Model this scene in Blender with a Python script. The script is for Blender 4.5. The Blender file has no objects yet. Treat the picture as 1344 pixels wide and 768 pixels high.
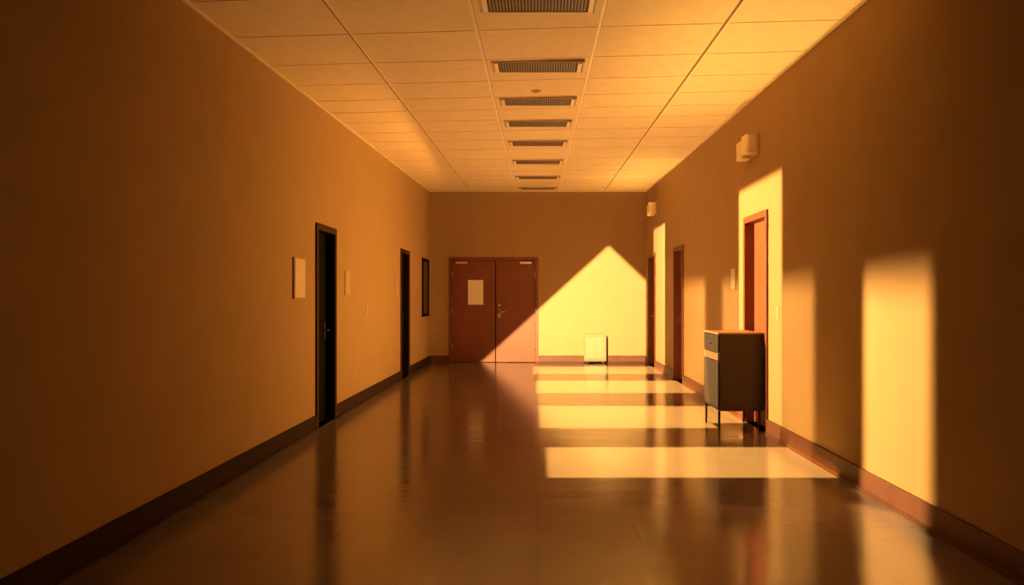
import bpy, bmesh, math
from mathutils import Vector
sc=bpy.context.scene
sc.view_settings.view_transform='Standard'
sc.view_settings.look='None'
W=2.4; CAM=1.409; F=1000.0; D=16.96; YN=-2.5
def cz(x,y): return 3.80-(D-y)*(0.0245-0.0027*x)

# ---------------------------------------------------------------- materials
def mat(name,col,rough=0.7,var=0.08,scale=6,bump=0.0,bscale=80,metal=0.0,spec=0.5,stretch=None,coat=0):
    m=bpy.data.materials.new(name); m.use_nodes=True
    nt=m.node_tree; N=nt.nodes; L=nt.links; b=N['Principled BSDF']
    tc=N.new('ShaderNodeTexCoord'); mp=N.new('ShaderNodeMapping')
    if stretch: mp.inputs['Scale'].default_value=stretch
    L.new(tc.outputs['Object'],mp.inputs['Vector'])
    n=N.new('ShaderNodeTexNoise'); n.inputs['Scale'].default_value=scale; n.inputs['Detail'].default_value=5
    L.new(mp.outputs[0],n.inputs['Vector'])
    r=N.new('ShaderNodeValToRGB')
    r.color_ramp.elements[0].position=.3; r.color_ramp.elements[1].position=.7
    r.color_ramp.elements[0].color=tuple(c*(1-var) for c in col)+(1,)
    r.color_ramp.elements[1].color=tuple(min(1,c*(1+var)) for c in col)+(1,)
    L.new(n.outputs['Fac'],r.inputs[0]); L.new(r.outputs[0],b.inputs['Base Color'])
    b.inputs['Roughness'].default_value=rough; b.inputs['Metallic'].default_value=metal
    b.inputs['Specular IOR Level'].default_value=spec
    b.inputs['Coat Weight'].default_value=coat
    if bump:
        n2=N.new('ShaderNodeTexNoise'); n2.inputs['Scale'].default_value=bscale; n2.inputs['Detail'].default_value=4
        L.new(mp.outputs[0],n2.inputs['Vector'])
        bp=N.new('ShaderNodeBump'); bp.inputs['Strength'].default_value=bump; bp.inputs['Distance'].default_value=.01
        L.new(n2.outputs['Fac'],bp.inputs['Height']); L.new(bp.outputs[0],b.inputs['Normal'])
    return m
M_wall=mat('wall_paint',(.37,.232,.125),.85,.03,3,.12,60,spec=.1)
M_absorb=mat('dark_absorber',(.02,.014,.011),.8,.04,3,.12,60,spec=.1)  # near-black for out-of-view surfaces, added to soak up bounce light
M_ceil=mat('ceiling_tile',(.74,.565,.38),.9,.04,9,.25,120,spec=.1)
M_bar=mat('ceiling_bar_pale',(.80,.62,.42),.5)
M_groove=mat('ceiling_bar_dark',(.20,.11,.06),.6)
M_soft=mat('ceiling_joint',(.46,.31,.19),.8)
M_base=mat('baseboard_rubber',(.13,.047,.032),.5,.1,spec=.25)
M_baseL=mat('baseboard_rubber_shaded',(.036,.018,.016),.7,.1,spec=.05)  # darker copy of baseboard_rubber, the left side's shade put into the colour
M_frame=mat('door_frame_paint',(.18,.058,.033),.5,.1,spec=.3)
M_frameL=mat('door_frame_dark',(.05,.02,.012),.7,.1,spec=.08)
M_leaf=mat('door_leaf_redbrown',(.19,.054,.034),.5,.08,3,spec=.3)
M_leafLit=mat('door_leaf_lit',(.30,.08,.04),.6,.1,3,spec=.2)  # brighter copy of the red-brown leaf, sunlight put into the colour
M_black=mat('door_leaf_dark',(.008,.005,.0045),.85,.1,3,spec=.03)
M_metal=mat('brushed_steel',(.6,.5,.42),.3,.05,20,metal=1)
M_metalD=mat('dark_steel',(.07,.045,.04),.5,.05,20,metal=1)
M_paper=mat('paper',(.85,.72,.6),.8,.02)
M_plas=mat('cream_plastic',(.80,.62,.42),.5,.03)
M_sign=mat('sign_plastic',(.56,.42,.28),.6,.03)
M_tan=mat('tan_plastic',(.40,.275,.16),.6,.03)
M_app=mat('appliance_plastic',(.27,.19,.12),.6,.02)
M_plasD=mat('cream_plastic_shade',(.38,.22,.12),.6,.03)
M_ventd=mat('vent_dark',(.05,.03,.022),.7)
M_slat=mat('vent_slat',(.27,.17,.11),.5)
M_vframe=mat('vent_frame',(.48,.33,.21),.5)
M_cab=mat('cabinet_laminate',(.066,.043,.042),.6,.06,5,spec=.10)
M_cabtop=mat('cabinet_top_wood',(.38,.19,.09),.45,.2,5,stretch=(8,1,1))
M_cabblue=mat('cabinet_door_slate',(.034,.025,.028),.6,.08,5,spec=.10)
M_cabedge=mat('cabinet_rail',(.20,.09,.05),.5,.08,5)
M_glass=mat('dark_board_glass',(.02,.013,.01),.25,.05)

# polished floor
def floor_mat():
    m=bpy.data.materials.new('polished_floor'); m.use_nodes=True
    nt=m.node_tree; N=nt.nodes; L=nt.links; b=N['Principled BSDF']
    tc=N.new('ShaderNodeTexCoord')
    n=N.new('ShaderNodeTexNoise'); n.inputs['Scale'].default_value=1.2; n.inputs['Detail'].default_value=8
    L.new(tc.outputs['Object'],n.inputs['Vector'])
    r=N.new('ShaderNodeValToRGB'); r.color_ramp.elements[0].position=.3; r.color_ramp.elements[1].position=.72
    r.color_ramp.elements[0].color=(.168,.124,.138,1); r.color_ramp.elements[1].color=(.194,.144,.158,1)
    L.new(n.outputs['Fac'],r.inputs[0])
    br=N.new('ShaderNodeTexBrick'); br.offset=0; br.inputs['Scale'].default_value=1
    br.inputs['Brick Width'].default_value=.6; br.inputs['Row Height'].default_value=.6; br.inputs['Mortar Size'].default_value=.003
    br.inputs['Color1'].default_value=(1,1,1,1); br.inputs['Color2'].default_value=(.99,.99,.99,1); br.inputs['Mortar'].default_value=(.88,.87,.86,1)
    L.new(tc.outputs['Object'],br.inputs['Vector'])
    mx=N.new('ShaderNodeMixRGB'); mx.blend_type='MULTIPLY'; mx.inputs[0].default_value=1
    L.new(r.outputs[0],mx.inputs[1]); L.new(br.outputs[0],mx.inputs[2]); L.new(mx.outputs[0],b.inputs['Base Color'])
    mp=N.new('ShaderNodeMapping'); mp.inputs['Scale'].default_value=(.6,6,1); mp.inputs['Rotation'].default_value=(0,0,.15)
    L.new(tc.outputs['Object'],mp.inputs['Vector'])
    n2=N.new('ShaderNodeTexNoise'); n2.inputs['Scale'].default_value=2.4; n2.inputs['Detail'].default_value=10; n2.inputs['Roughness'].default_value=.6; n2.inputs['Distortion'].default_value=.15
    L.new(mp.outputs[0],n2.inputs['Vector'])
    mr=N.new('ShaderNodeMapRange'); mr.inputs[1].default_value=.3; mr.inputs[2].default_value=.72
    mr.inputs[3].default_value=.09; mr.inputs[4].default_value=.22
    L.new(n2.outputs['Fac'],mr.inputs[0]); L.new(mr.outputs[0],b.inputs['Roughness'])
    b.inputs['IOR'].default_value=2.1
    bp=N.new('ShaderNodeBump'); bp.inputs['Strength'].default_value=.10; bp.inputs['Distance'].default_value=.01
    L.new(n2.outputs['Fac'],bp.inputs['Height']); L.new(bp.outputs[0],b.inputs['Normal'])
    return m
M_floor=floor_mat()

# ---------------------------------------------------------------- helpers
def link(o): sc.collection.objects.link(o); return o
def meshobj(name,verts,faces,mats,parent=None,loc=(0,0,0),fm=None,bevel=0,seg=2):
    me=bpy.data.meshes.new(name); me.from_pydata(verts,[],faces)
    for m in (mats if isinstance(mats,(list,tuple)) else [mats]): me.materials.append(m)
    if fm:
        for p,i in zip(me.polygons,fm): p.material_index=i
    bm=bmesh.new(); bm.from_mesh(me); bmesh.ops.recalc_face_normals(bm,faces=bm.faces); bm.to_mesh(me); bm.free()
    o=bpy.data.objects.new(name,me); link(o); o.location=loc
    if parent: o.parent=parent
    if bevel:
        b=o.modifiers.new('bevel','BEVEL'); b.width=bevel; b.segments=seg; b.limit_method='ANGLE'
    return o
BF=[(0,1,3,2),(4,6,7,5),(0,4,5,1),(2,3,7,6),(0,2,6,4),(1,5,7,3)]
def boxes(name,lst,mats,parent=None,bevel=0,mi=None,seg=2):
    """lst of (x0,x1,y0,y1,z0,z1) in world coords -> one mesh"""
    c=[0,0,0]
    for k in range(3):
        c[k]=(min(b[2*k] for b in lst)+max(b[2*k+1] for b in lst))/2
    v=[];f=[];fm=[]
    for bi,b in enumerate(lst):
        n=len(v)
        for x in (b[0],b[1]):
            for y in (b[2],b[3]):
                for z in (b[4],b[5]): v.append((x-c[0],y-c[1],z-c[2]))
        f+=[tuple(n+i for i in q) for q in BF]; fm+=[mi[bi] if mi else 0]*6
    p=Vector(parent.location) if parent else Vector((0,0,0))
    if parent and parent.parent: p=p+Vector(parent.parent.location)
    return meshobj(name,v,f,mats,parent,Vector(c)-p,fm,bevel,seg)
def box(name,x0,x1,y0,y1,z0,z1,m,parent=None,bevel=0,seg=2): return boxes(name,[(x0,x1,y0,y1,z0,z1)],m,parent,bevel,None,seg)
def root(name,loc,label,cat,group=None):
    e=bpy.data.objects.new(name,None); e.empty_display_size=.1; link(e); e.location=loc
    e['label']=label; e['category']=cat
    if group: e['group']=group
    return e
def cyl(name,p0,p1,r,m,parent=None,r2=None,seg=20):
    p0=Vector(p0);p1=Vector(p1); r2=r if r2 is None else r2
    bm=bmesh.new(); bmesh.ops.create_cone(bm,cap_ends=True,segments=seg,radius1=r,radius2=r2,depth=(p1-p0).length)
    me=bpy.data.meshes.new(name); bm.to_mesh(me); bm.free(); me.materials.append(m)
    o=bpy.data.objects.new(name,me); link(o)
    q=(p1-p0).to_track_quat('Z','Y'); o.rotation_mode='QUATERNION'; o.rotation_quaternion=q
    pp=Vector(parent.location) if parent else Vector()
    if parent and parent.parent: pp+=Vector(parent.parent.location)
    o.location=(p0+p1)/2-pp
    if parent:o.parent=parent
    for p in me.polygons: p.use_smooth=len(p.vertices)==4
    return o
def struct(o,label=None):
    o['kind']='structure'
    if label:o['label']=label
    return o

# ---------------------------------------------------------------- walls with openings
YD=2.9   # unseen walls behind this line are darkened to absorb bounce light
def wall(name,fn,u0,u1,z1,holes,label,thick=.3,dark=None):
    """fn(u,d,z)->xyz, d = depth into the wall"""
    us=sorted({u0,u1}|{h[0] for h in holes}|{h[1] for h in holes}|({dark} if dark is not None else set()))
    zs=sorted({0,z1}|{h[2] for h in holes}|{h[3] for h in holes})
    v=[];f=[];fm=[]
    def q(*pts,mi=0):
        n=len(v); v.extend(fn(*p) for p in pts); f.append((n,n+1,n+2,n+3)); fm.append(mi)
    for i in range(len(us)-1):
        for j in range(len(zs)-1):
            uc=(us[i]+us[i+1])/2; zc=(zs[j]+zs[j+1])/2
            if any(h[0]<uc<h[1] and h[2]<zc<h[3] for h in holes): continue
            for d in (0,thick):
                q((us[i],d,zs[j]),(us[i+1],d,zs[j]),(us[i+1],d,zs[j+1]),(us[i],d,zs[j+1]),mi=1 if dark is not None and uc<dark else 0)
    for h in holes:
        a,b,c,e=h
        q((a,0,c),(a,thick,c),(a,thick,e),(a,0,e)); q((b,0,c),(b,thick,c),(b,thick,e),(b,0,e))
        q((a,0,e),(b,0,e),(b,thick,e),(a,thick,e))
        if c>0: q((a,0,c),(b,0,c),(b,thick,c),(a,thick,c))
    q((u0,0,z1),(u1,0,z1),(u1,thick,z1),(u0,thick,z1)); q((u0,0,0),(u1,0,0),(u1,thick,0),(u0,thick,0))
    q((u0,0,0),(u0,0,z1),(u0,thick,z1),(u0,thick,0)); q((u1,0,0),(u1,0,z1),(u1,thick,z1),(u1,thick,0))
    return struct(meshobj(name,v,f,[M_wall,M_absorb],fm=fm),label)
Lf=lambda u,d,z:(-W-d,u,z)
Rf=lambda u,d,z:(W+d,u,z)
Ff=lambda u,d,z:(u,D+d,z)
LD=[(8.25,8.99,2.20),(13.33,14.15,2.26)]
RD=[(7.97,8.80,2.31),(12.55,13.40,2.27),(15.55,16.50,2.33)]
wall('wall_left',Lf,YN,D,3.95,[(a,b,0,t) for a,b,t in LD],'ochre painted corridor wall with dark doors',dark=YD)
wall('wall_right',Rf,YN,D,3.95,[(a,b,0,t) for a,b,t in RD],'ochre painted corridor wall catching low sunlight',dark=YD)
DX0,DX1,DZ=-1.95,-.02,2.32
wall('wall_far',Ff,-W-.3,W+.3,3.95,[(DX0,DX1,0,DZ)],'ochre end wall with double doors')
struct(box('wall_near',-W-.3,W+.3,YN-.3,YN,0,3.95,M_absorb),'unseen wall closing the corridor, darkened to absorb bounce light')
struct(box('floor',-W-.3,W+.3,YN-.3,D+.3,-.2,0,M_floor),'dark polished tiled floor')

# ---------------------------------------------------------------- ceiling (slab, tiles, bars)
cols=[-W,-1.47,-.48,.48,1.47,W]
rows=[YN,-1.6,-.8,0,.8,1.55,2.3,3.0,3.75,4.45,5.2,5.98,6.78,7.5,8.16,8.75,9.32,10.0,10.66,11.4,12.35,13.1,13.7,14.28,14.9,15.5,16.05,16.5,D]
v=[];f=[];fm=[]
def hexa(x0,x1,y0,y1,lo,hi,mi):
    c=[(x,y,cz(x,y)+z) for x in (x0,x1) for y in (y0,y1) for z in (lo,hi)]
    n=len(v); v.extend(c)
    for q in BF: f.append(tuple(n+i for i in q)); fm.append(mi)
for i in range(5):
    for j in range(len(rows)-1):
        hexa(cols[i],cols[i+1],rows[j],rows[j+1],0,.12,4 if rows[j]<4 else 0)  # unseen near tiles take the dark light-absorbing material
for k,x in enumerate(cols[1:-1]):
    w=.011
    for j in range(len(rows)-1):
        if k in(0,3):
            hexa(x-w,x+w*.4,rows[j],rows[j+1],-.004,.004,2)
            hexa(x+w*.4,x+w*1.6,rows[j],rows[j+1],-.010,.004,1)
        else:
            hexa(x-w,x+w,rows[j],rows[j+1],-.006,.004,1)
            hexa(x+w,x+w+.006,rows[j],rows[j+1],-.003,.004,3)
for y in rows[1:-1]:
    for i in range(5):
        hexa(cols[i]+.02,cols[i+1]-.02,y-.007,y+.007,-.003,.004,1)
        hexa(cols[i]+.02,cols[i+1]-.02,y-.015,y-.007,-.0015,.004,3)
for j in range(len(rows)-1):
    for s in(-1,1):
        a,b=sorted((s*W,s*(W-.025))); hexa(a,b,rows[j],rows[j+1],-.010,.004,1)
struct(meshobj('ceiling',v,f,[M_ceil,M_bar,M_groove,M_soft,M_absorb],fm=fm),'suspended ceiling of pale rectangular tiles on metal grid')

# ---------------------------------------------------------------- ceiling vents
vents=[(5.12,5.56),(6.82,7.16),(8.19,8.52),(9.36,9.70),(10.72,11.09),(12.42,12.80),(14.33,14.68),(16.08,16.38)]
for (a,b) in vents:
    ym=(a+b)/2; z=cz(0,ym)
    r=root('ceiling_vent',(0,ym,z-.012),'rectangular ceiling air vent with dark louvers and pale end plates','vent','ceiling vents in a row')
    hw=.42
    sl=(cz(0,b)-cz(0,a))/(b-a)
    def tilt(o):
        o.rotation_euler=(math.atan(sl),0,0); return o
    tilt(boxes('frame',[(-hw,hw,a,a+.014,z-.02,z+.005),(-hw,hw,b-.014,b,z-.02,z+.005),(-hw,-hw+.014,a,b,z-.02,z+.005),(hw-.014,hw,a,b,z-.02,z+.005)],M_vframe,r))
    tilt(box('duct_plate',-hw+.014,hw-.014,a+.014,b-.014,z-.012,z-.004,M_ventd,r))
    n=30
    tilt(boxes('grille',[(-hw+.07+(2*hw-.14)*(i+.3)/n,-hw+.07+(2*hw-.14)*(i+.62)/n,a+.03,b-.03,z-.022,z-.012) for i in range(n)],M_slat,r))
    for s in(-1,1):
        x0,x1=sorted((s*(hw-.02),s*(hw-.06)))
        tilt(box('end_plate',x0,x1,a+.025,b-.025,z-.028,z-.012,M_plas,r,.004))
for (x,y) in [(-.02,7.92)]:
    z=cz(x,y)
    r=root('ceiling_sprinkler',(x,y,z),'small round ceiling sprinkler head between vents','sprinkler')
    cyl('flange',(x,y,z-.012),(x,y,z+.002),.045,M_soft,r,.055)
    cyl('sprinkler_head',(x,y,z-.026),(x,y,z-.012),.015,M_soft,r,.022)

# ---------------------------------------------------------------- doors in side walls
def side_door(n,side,a,b,t,leafm,label,handle_at_far=True):
    s=-1 if side=='L' else 1
    r=bpy.data.objects.new('door_%d'%n,None); link(r); r.location=(s*W,(a+b)/2,0); struct(r,label)
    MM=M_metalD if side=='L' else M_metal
    def bx(name,d0,d1,y0,y1,z0,z1,m,bev=0):
        x0,x1=sorted((s*(W+d0),s*(W+d1))); return box(name,x0,x1,y0,y1,z0,z1,m,r,bev)
    L=[];mi=[]
    for (y0,y1,z0,z1) in [(a-.035,a+.03,0,t+.04),(b-.03,b+.035,0,t+.04),(a+.03,b-.03,t-.03,t+.04)]:
        x0,x1=sorted((s*(W-.02),s*(W+.0))); L.append((x0,x1,y0,y1,z0,z1)); mi.append(0)
        yy0,yy1=max(y0,a+.001),min(y1,b-.001)
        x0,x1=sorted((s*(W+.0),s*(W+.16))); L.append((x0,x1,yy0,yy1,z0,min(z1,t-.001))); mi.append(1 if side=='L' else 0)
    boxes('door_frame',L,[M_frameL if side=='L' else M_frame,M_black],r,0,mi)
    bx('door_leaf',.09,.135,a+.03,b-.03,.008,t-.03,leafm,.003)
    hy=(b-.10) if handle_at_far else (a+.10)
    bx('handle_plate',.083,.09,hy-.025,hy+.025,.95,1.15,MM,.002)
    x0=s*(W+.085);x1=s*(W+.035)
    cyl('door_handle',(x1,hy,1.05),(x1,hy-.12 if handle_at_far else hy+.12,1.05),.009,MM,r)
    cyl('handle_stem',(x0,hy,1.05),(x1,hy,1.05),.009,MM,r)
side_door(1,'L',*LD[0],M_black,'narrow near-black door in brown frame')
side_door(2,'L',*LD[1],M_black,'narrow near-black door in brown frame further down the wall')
side_door(3,'R',*RD[0],M_leafLit,'sunlit orange-brown door behind the cabinet',False)
side_door(4,'R',*RD[1],M_leaf,'dark red-brown door in brown frame')
side_door(5,'R',*RD[2],M_leaf,'red-brown door beside the end wall corner')

# double door
r=bpy.data.objects.new('door_6',None); link(r); r.location=((DX0+DX1)/2,D,0); struct(r,'dark red-brown double doors with steel hardware')
boxes('door_frame',[(DX0-.03,DX0+.035,D-.025,D,0,DZ+.03),(DX1-.035,DX1+.03,D-.025,D,0,DZ+.03),(DX0+.035,DX1-.035,D-.025,D,DZ-.035,DZ+.03),
  (DX0+.001,DX0+.035,D,D+.14,0,DZ-.001),(DX1-.035,DX1-.001,D,D+.14,0,DZ-.001),(DX0+.035,DX1-.035,D,D+.14,DZ-.035,DZ-.001)],M_frame,r)
xm=-.945
box('door_leaf',DX0+.038,xm-.010,D+.04,D+.085,.01,DZ-.04,M_leaf,r,.003)
box('door_leaf',xm+.010,DX1-.038,D+.04,D+.085,.01,DZ-.04,M_leaf,r,.003)
box('astragal',xm-.010,xm+.010,D+.07,D+.08,.01,DZ-.04,M_black,r)
hx=xm+.085
cyl('door_lock',(hx,D+.015,1.28),(hx,D+.04,1.28),.03,M_metal,r)
box('handle_plate',hx-.025,hx+.025,D+.033,D+.04,1.0,1.2,M_metal,r,.002)
cyl('handle_stem',(hx,D-.02,1.13),(hx,D+.035,1.13),.011,M_metal,r)
cyl('door_handle',(hx-.01,D-.02,1.13),(hx+.14,D-.02,1.13),.012,M_metal,r)
for sx,e in ((DX0+.12,1),(DX1-.12,-1)):
    x0,x1=sorted((sx,sx+e*.26)); box('door_closer',x0,x1,D-.0,D+.038,2.20,2.25,M_metal,r,.004)
for z in (.35,1.15,1.95):
    cyl('hinge',(DX0+.037,D+.03,z-.06),(DX0+.037,D+.03,z+.06),.012,M_metal,r)
    cyl('hinge',(DX1-.037,D+.03,z-.06),(DX1-.037,D+.03,z+.06),.012,M_metal,r)

def thing_box(name,label,cat,b,m,bevel=.003,base=None):
    o=box(name,*b,m,None,bevel); o['label']=label; o['category']=cat; return o
thing_box('paper_notice','blank white paper notice taped to the red-brown door','paper notice',(-1.56,-1.22,D+.036,D+.0395,1.29,1.84),M_paper,0)

# ---------------------------------------------------------------- baseboards
BH=.16
def segs(holes,a,b):
    out=[];c=a
    for h in sorted(holes): out.append((c,h[0]-.036)); c=h[1]+.036
    out.append((c,b)); return [s for s in out if s[1]>s[0]]
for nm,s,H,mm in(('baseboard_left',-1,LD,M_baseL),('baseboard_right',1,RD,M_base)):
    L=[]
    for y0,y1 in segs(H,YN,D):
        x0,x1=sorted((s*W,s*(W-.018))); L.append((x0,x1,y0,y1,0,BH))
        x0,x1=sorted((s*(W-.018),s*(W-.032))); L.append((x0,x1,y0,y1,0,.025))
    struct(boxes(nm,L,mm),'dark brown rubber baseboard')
struct(boxes('baseboard_far',[(-W+.018,DX0-.03,D-.018,D,0,BH),(DX1+.03,W-.018,D-.018,D,0,BH),(DX1+.03,W-.018,D-.03,D-.018,0,.025)],M_base),'red-brown baseboard')

# ---------------------------------------------------------------- wall fittings
def fitting(name,label,cat,s,y0,y1,z0,z1,parts):
    r=root(name,(s*W,(y0+y1)/2,z0),label,cat)
    for (pn,d0,d1,a,b,c,e,m,bev) in parts:
        x0,x1=sorted((s*(W-d0),s*(W-d1)))
        box(pn,x0,x1,y0+(y1-y0)*a,y0+(y1-y0)*b,z0+(z1-z0)*c,z0+(z1-z0)*e,m,r,bev)
    return r
fitting('wall_sign','cream rectangular sign plate beside the dark door','sign',-1,7.45,7.80,1.415,1.825,
  [('backing',0,.018,0,1,0,1,M_plasD,.003),('sign_face',.018,.024,.04,.96,.03,.97,M_sign,.002)])
fitting('wall_sign','small tan sign plate between two dark doors','sign',-1,9.45,9.72,1.46,1.77,
  [('backing',0,.008,0,1,0,1,M_tan,.003),('sign_face',.008,.012,.06,.94,.04,.96,M_tan,.002)])
fitting('wall_sign','small tan sign plate next to the far dark door','sign',-1,12.80,13.02,1.47,1.76,
  [('backing',0,.008,0,1,0,1,M_tan,.003),('sign_face',.008,.012,.06,.94,.04,.96,M_tan,.002)])
fitting('wall_sign','small cream sign plate beside the sunlit door','sign',1,9.22,9.45,1.53,1.79,
  [('backing',0,.008,0,1,0,1,M_plasD,.003),('sign_face',.008,.012,.06,.94,.04,.96,M_sign,.002)])
for s,y,z,lab in((-1,10.7,1.18,'small light switch on ochre wall'),(1,7.62,1.19,'small light switch beside sunlit doorway')):
    fitting('light_switch',lab,'light switch',s,y-.05,y+.05,z,z+.15,
     [('switch_plate',0,.005,0,1,0,1,M_tan,.002),('rocker',.005,.008,.3,.7,.3,.7,M_tan,.001)])
fitting('notice_board','dark framed board panel mounted near the end wall','notice board',-1,15.75,16.60,1.05,2.27,
  [('frame',0,.03,0,.06,0,1,M_black,.002),('frame',0,.03,.94,1,0,1,M_black,.002),('frame',0,.03,.06,.94,.95,1,M_black,.002),('frame',0,.03,.06,.94,0,.05,M_black,.002),
   ('panel',0,.015,.06,.94,.05,.95,M_glass,0)])
def wall_lamp(y0,y1,z0,z1,dep,label):
    r=root('emergency_light',(W,(y0+y1)/2,z0),label,'emergency light','wall-mounted emergency lights')
    h=z1-z0; L=y1-y0
    box('mounting_plate',W-.018,W,y0-.015,y1+.015,z0-.01,z1+.01,M_sign,r,.003)
    box('lamp_block',W-dep,W-.018,y0,y0+L*.42,z0+.01,z1,M_plas,r,.006)
    box('lamp_block',W-dep*.97,W-.018,y0+L*.50,y1,z0-.02,z1-.03,M_plas,r,.006)
wall_lamp(8.30,8.70,3.00,3.21,.14,'cream twin-block emergency light above the sunlit door')
wall_lamp(15.35,15.75,3.15,3.37,.16,'cream twin-block emergency light near the end wall')

# ---------------------------------------------------------------- portable heater
hx0,hx1=1.02,1.51; hy1=D-.04; hy0=D-.15
r=root('portable_heater',((hx0+hx1)/2,(hy0+hy1)/2,0),'cream boxy louvered appliance standing against the sunlit wall','appliance')
def slab(name,x0,x1,y0,y1,z0,z1,rad,m,parent):
    pts=[]
    for cx,cz_,a0 in((x1-rad,z1-rad,0),(x0+rad,z1-rad,90)):
        for k in range(7):
            a=math.radians(a0+k*15); pts.append((cx+rad*math.cos(a),cz_+rad*math.sin(a)))
    pts+=[(x0,z0),(x1,z0)]
    px,py,pz=parent.location
    vv=[(p[0]-px,y-py,p[1]-pz) for y in(y0,y1) for p in pts]; n=len(pts)
    ff=[tuple(range(n)),tuple(range(2*n-1,n-1,-1))]+[(i,(i+1)%n,n+(i+1)%n,n+i) for i in range(n)]
    return meshobj(name,vv,ff,m,parent,(0,0,0),bevel=.006)
slab('body',hx0,hx1,hy0,hy1,.03,.64,.05,M_app,r)
boxes('grille',[(hx0+.05,hx1-.05,hy0-.006,hy0+.002,.12+.045*i,.14+.045*i) for i in range(10)]+[(hx0+.17+.14*i,hx0+.18+.14*i,hy0-.007,hy0+.002,.1,.57) for i in range(2)],M_tan,r)
for x in(hx0+.05,hx1-.09):
    box('foot',x,x+.04,hy0+.01,hy1-.01,0,.03,M_app,r)

# ---------------------------------------------------------------- cabinet
x0,x1,y0,y1=1.905,2.392,8.06,8.74; zb,zt=.226,1.04
r=root('cabinet',((x0+x1)/2,(y0+y1)/2,0),'dark grey-brown side cabinet with slate drawers on thin metal legs','cabinet')
box('body',x0+.02,x1,y0,y1,zb,zt,M_cab,r,0)
box('cabinet_top',x0-.004,x1+.001,y0-.008,y1+.01,zt,zt+.016,M_cabtop,r,0)
box('drawer',x0,x0+.02,y0+.004,y1-.015,.845,1.03,M_cabblue,r,.002)
cyl('drawer_handle',(x0-.015,y0+.25,.93),(x0-.015,y1-.25,.93),.005,M_metalD,r)
box('drawer',x0-.002,x0+.02,y0+.004,y1-.015,.76,.835,M_cabedge,r,.002)
box('cabinet_door',x0,x0+.02,y0+.004,y1-.015,zb+.01,.75,M_cabblue,r,.002)
for lx,ly in((x0+.02,y0+.03),(x1-.04,y0+.03),(x0+.02,y1-.03),(x1-.04,y1-.03)):
    cyl('leg',(lx,ly,0),(lx,ly,zb),.011,M_metalD,r,.013)

# ---------------------------------------------------------------- lights
def projector(name,S,polys,color,power,radius=0.0):
    """added point lamp, its beam shaped by a node mask: each polygon (3D points) is the lit shape; (pts,soft,gain)"""
    ld=bpy.data.lights.new(name,'POINT'); ld.energy=power; ld.shadow_soft_size=radius; ld.color=color
    o=bpy.data.objects.new(name,ld); link(o); o.location=S
    ld.use_nodes=True; nt=ld.node_tree; N=nt.nodes; L=nt.links
    em=N.get('Emission') or N.new('ShaderNodeEmission')
    g=N.new('ShaderNodeNewGeometry'); S=Vector(S); tot=None
    for pts,soft,gain in polys:
        P=[Vector(p) for p in pts]; c=sum(P,Vector())/len(P)-S; cur=None
        for i in range(len(P)):
            a=P[i]-S; b=P[(i+1)%len(P)]-S; n=a.cross(b).normalized()
            if n.dot(c)<0: n=-n
            d=N.new('ShaderNodeVectorMath'); d.operation='DOT_PRODUCT'; d.inputs[1].default_value=n
            L.new(g.outputs['Incoming'],d.inputs[0])
            mr=N.new('ShaderNodeMapRange'); mr.interpolation_type='SMOOTHSTEP'
            so=soft[i] if isinstance(soft,(list,tuple)) else soft
            mr.inputs[1].default_value=-so; mr.inputs[2].default_value=so; mr.inputs[3].default_value=0; mr.inputs[4].default_value=1
            L.new(d.outputs['Value'],mr.inputs[0])
            if cur is None: cur=mr.outputs[0]
            else:
                mu=N.new('ShaderNodeMath'); mu.operation='MULTIPLY'; L.new(cur,mu.inputs[0]); L.new(mr.outputs[0],mu.inputs[1]); cur=mu.outputs[0]
        mg=N.new('ShaderNodeMath'); mg.operation='MULTIPLY'; mg.inputs[1].default_value=gain; L.new(cur,mg.inputs[0]); cur=mg.outputs[0]
        if tot is None: tot=cur
        else:
            ad=N.new('ShaderNodeMath'); ad.operation='ADD'; L.new(tot,ad.inputs[0]); L.new(cur,ad.inputs[1]); tot=ad.outputs[0]
    L.new(tot,em.inputs['Strength'])
    return o
SUN=(1.0,.70,.25)
SUNF=(1.0,.60,.11)
k=D/F
def bw(px,py): return ((px-706)*k,D,CAM-(py-393)*k)
tri=[bw(799,323),bw(850,371),bw(850,476.5),bw(630,476.5)]
projector('end_wall_patch_lamp',(-1.2,9.5,2.6),[(tri,.007,1)],SUN,12500)  # patch lamps are added inside the corridor, standing in for sunlight
for (ya,yb,xl,p) in((6.02,7.26,.08,3000),(8.34,10.06,.02,3500),(11.45,13.2,-.03,4000),(14.4,16.0,-.1,4000)):
    projector('floor_patch_lamp',(1.0,(ya+yb)/2+.4,3.3),[([(xl,ya,0),(W,ya,0),(W,yb,0),(xl,yb,0)],.009,1)],SUNF,p)
# added lamp strip imitating the near wall patch's reflection in the floor
projector('floor_patch_lamp',(1.0,5.0,3.2),[([(1.36,3.0,0),(1.70,3.0,0),(2.38,5.0,0),(2.18,5.25,0)],.02,1)],(1,.56,.12),1150)
def rp(ya,yb,z0,z1): return [(W,ya,z0),(W,yb,z0),(W,yb,z1),(W,ya,z1)]
projector('side_wall_patch_lamp',(-2.0,9.0,2.4),[
  (rp(4.66,5.60,-.02,1.52),[.008,.012,.04,.012],1.65),
  (rp(6.63,7.50,-.02,1.56),[.02,.02,.04,.02],.48),
  (rp(7.50,9.09,-.02,2.68),[.008,.012,.012,.012],.85),
  (rp(9.09,9.9,-.02,1.6),.035,.35),
  (rp(10.96,12.7,-.02,1.65),.035,.55)],(1,.61,.19),4900)
projector('side_wall_patch_lamp_far',(-1.5,12.5,2.4),[(rp(14.4,15.8,-.02,2.84),.010,1)],SUN,3800)
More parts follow.
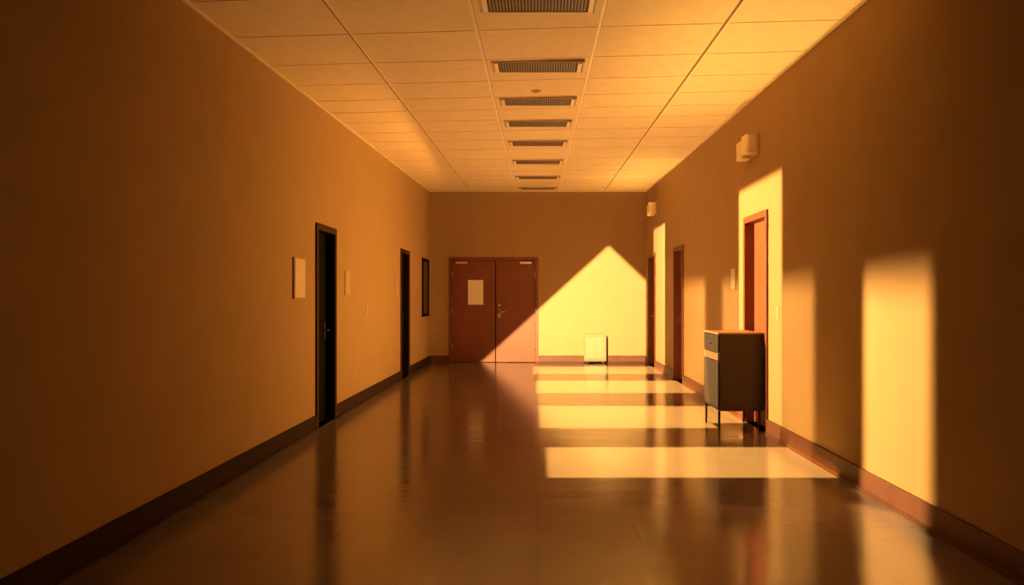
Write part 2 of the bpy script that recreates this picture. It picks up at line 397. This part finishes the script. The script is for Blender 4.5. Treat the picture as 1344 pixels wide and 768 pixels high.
# added upward fill lamps imitating warm bounce off the sunlit floor
def ceilpoly(x0,x1,y0,y1): return [(x0,y0,3.6),(x1,y0,3.6),(x1,y1,3.75),(x0,y1,3.75)]
BC=(1,.55,.19)
for y,p in((6.4,95),(8.8,100),(11.4,105),(14.4,105)):
    projector('floor_bounce_fill',(1.1,y,.15),[(ceilpoly(-2.4,2.39,4.6,17.0),[.10,.02,.1,.1],1)],BC,p)
projector('floor_bounce_fill',(1.8,6.7,.12),[(ceilpoly(.9,2.38,4.6,9.5),[.12,.01,.2,.2],1)],(1,.58,.12),500)
projector('floor_bounce_fill',(1.9,14.4,.12),[(ceilpoly(1.3,2.38,12.3,16.6),[.1,.01,.1,.15],1)],(1,.58,.12),420)
def up(S,p,back=2.0,soft=.25):
    x,y,z=S
    projector('floor_bounce_fill',S,[([(x-9,y-back,z+.2),(x+9,y-back,z+.2),(x+9,y+9,z+.2),(x-9,y+9,z+.2)],[soft,.06,.06,.06],1)],BC,p)
for y,p in((9.4,16),(12.0,22),(14.6,22)): up((.0,y,.15),p)
# added fill lamps aimed at the walls, imitating bounced glow
projector('wall_bounce_fill',(1.6,11.0,1.6),[([(-W,5.8,-.1),(-W,16.9,-.1),(-W,16.9,4.1),(-W,5.8,4.1)],[.02,.05,.02,.26],1)],(1,.50,.09),680)
projector('wall_bounce_fill',(-1.6,11.5,2.2),[([(W,6.8,-.1),(W,16.9,-.1),(W,16.9,4.1),(W,6.8,4.1)],[.02,.05,.02,.24],1)],(1,.51,.12),190)
projector('wall_bounce_fill',(.6,12.0,2.0),[([(-W,D,-.1),(W,D,-.1),(W,D,4.1),(-W,D,4.1)],.03,1)],(1,.53,.15),110)

w=bpy.data.worlds.new('world'); sc.world=w; w.use_nodes=True
w.node_tree.nodes['Background'].inputs[0].default_value=(.3,.14,.06,1); w.node_tree.nodes['Background'].inputs[1].default_value=.3

cam=bpy.data.cameras.new('camera'); co=bpy.data.objects.new('camera',cam); link(co)
co.location=(0,0,CAM); co.rotation_euler=(math.pi/2,0,0)
cam.sensor_width=36; cam.lens=36*F/1344; cam.shift_x=-34/1344; cam.shift_y=9/1344; cam.clip_start=.05
sc.camera=co
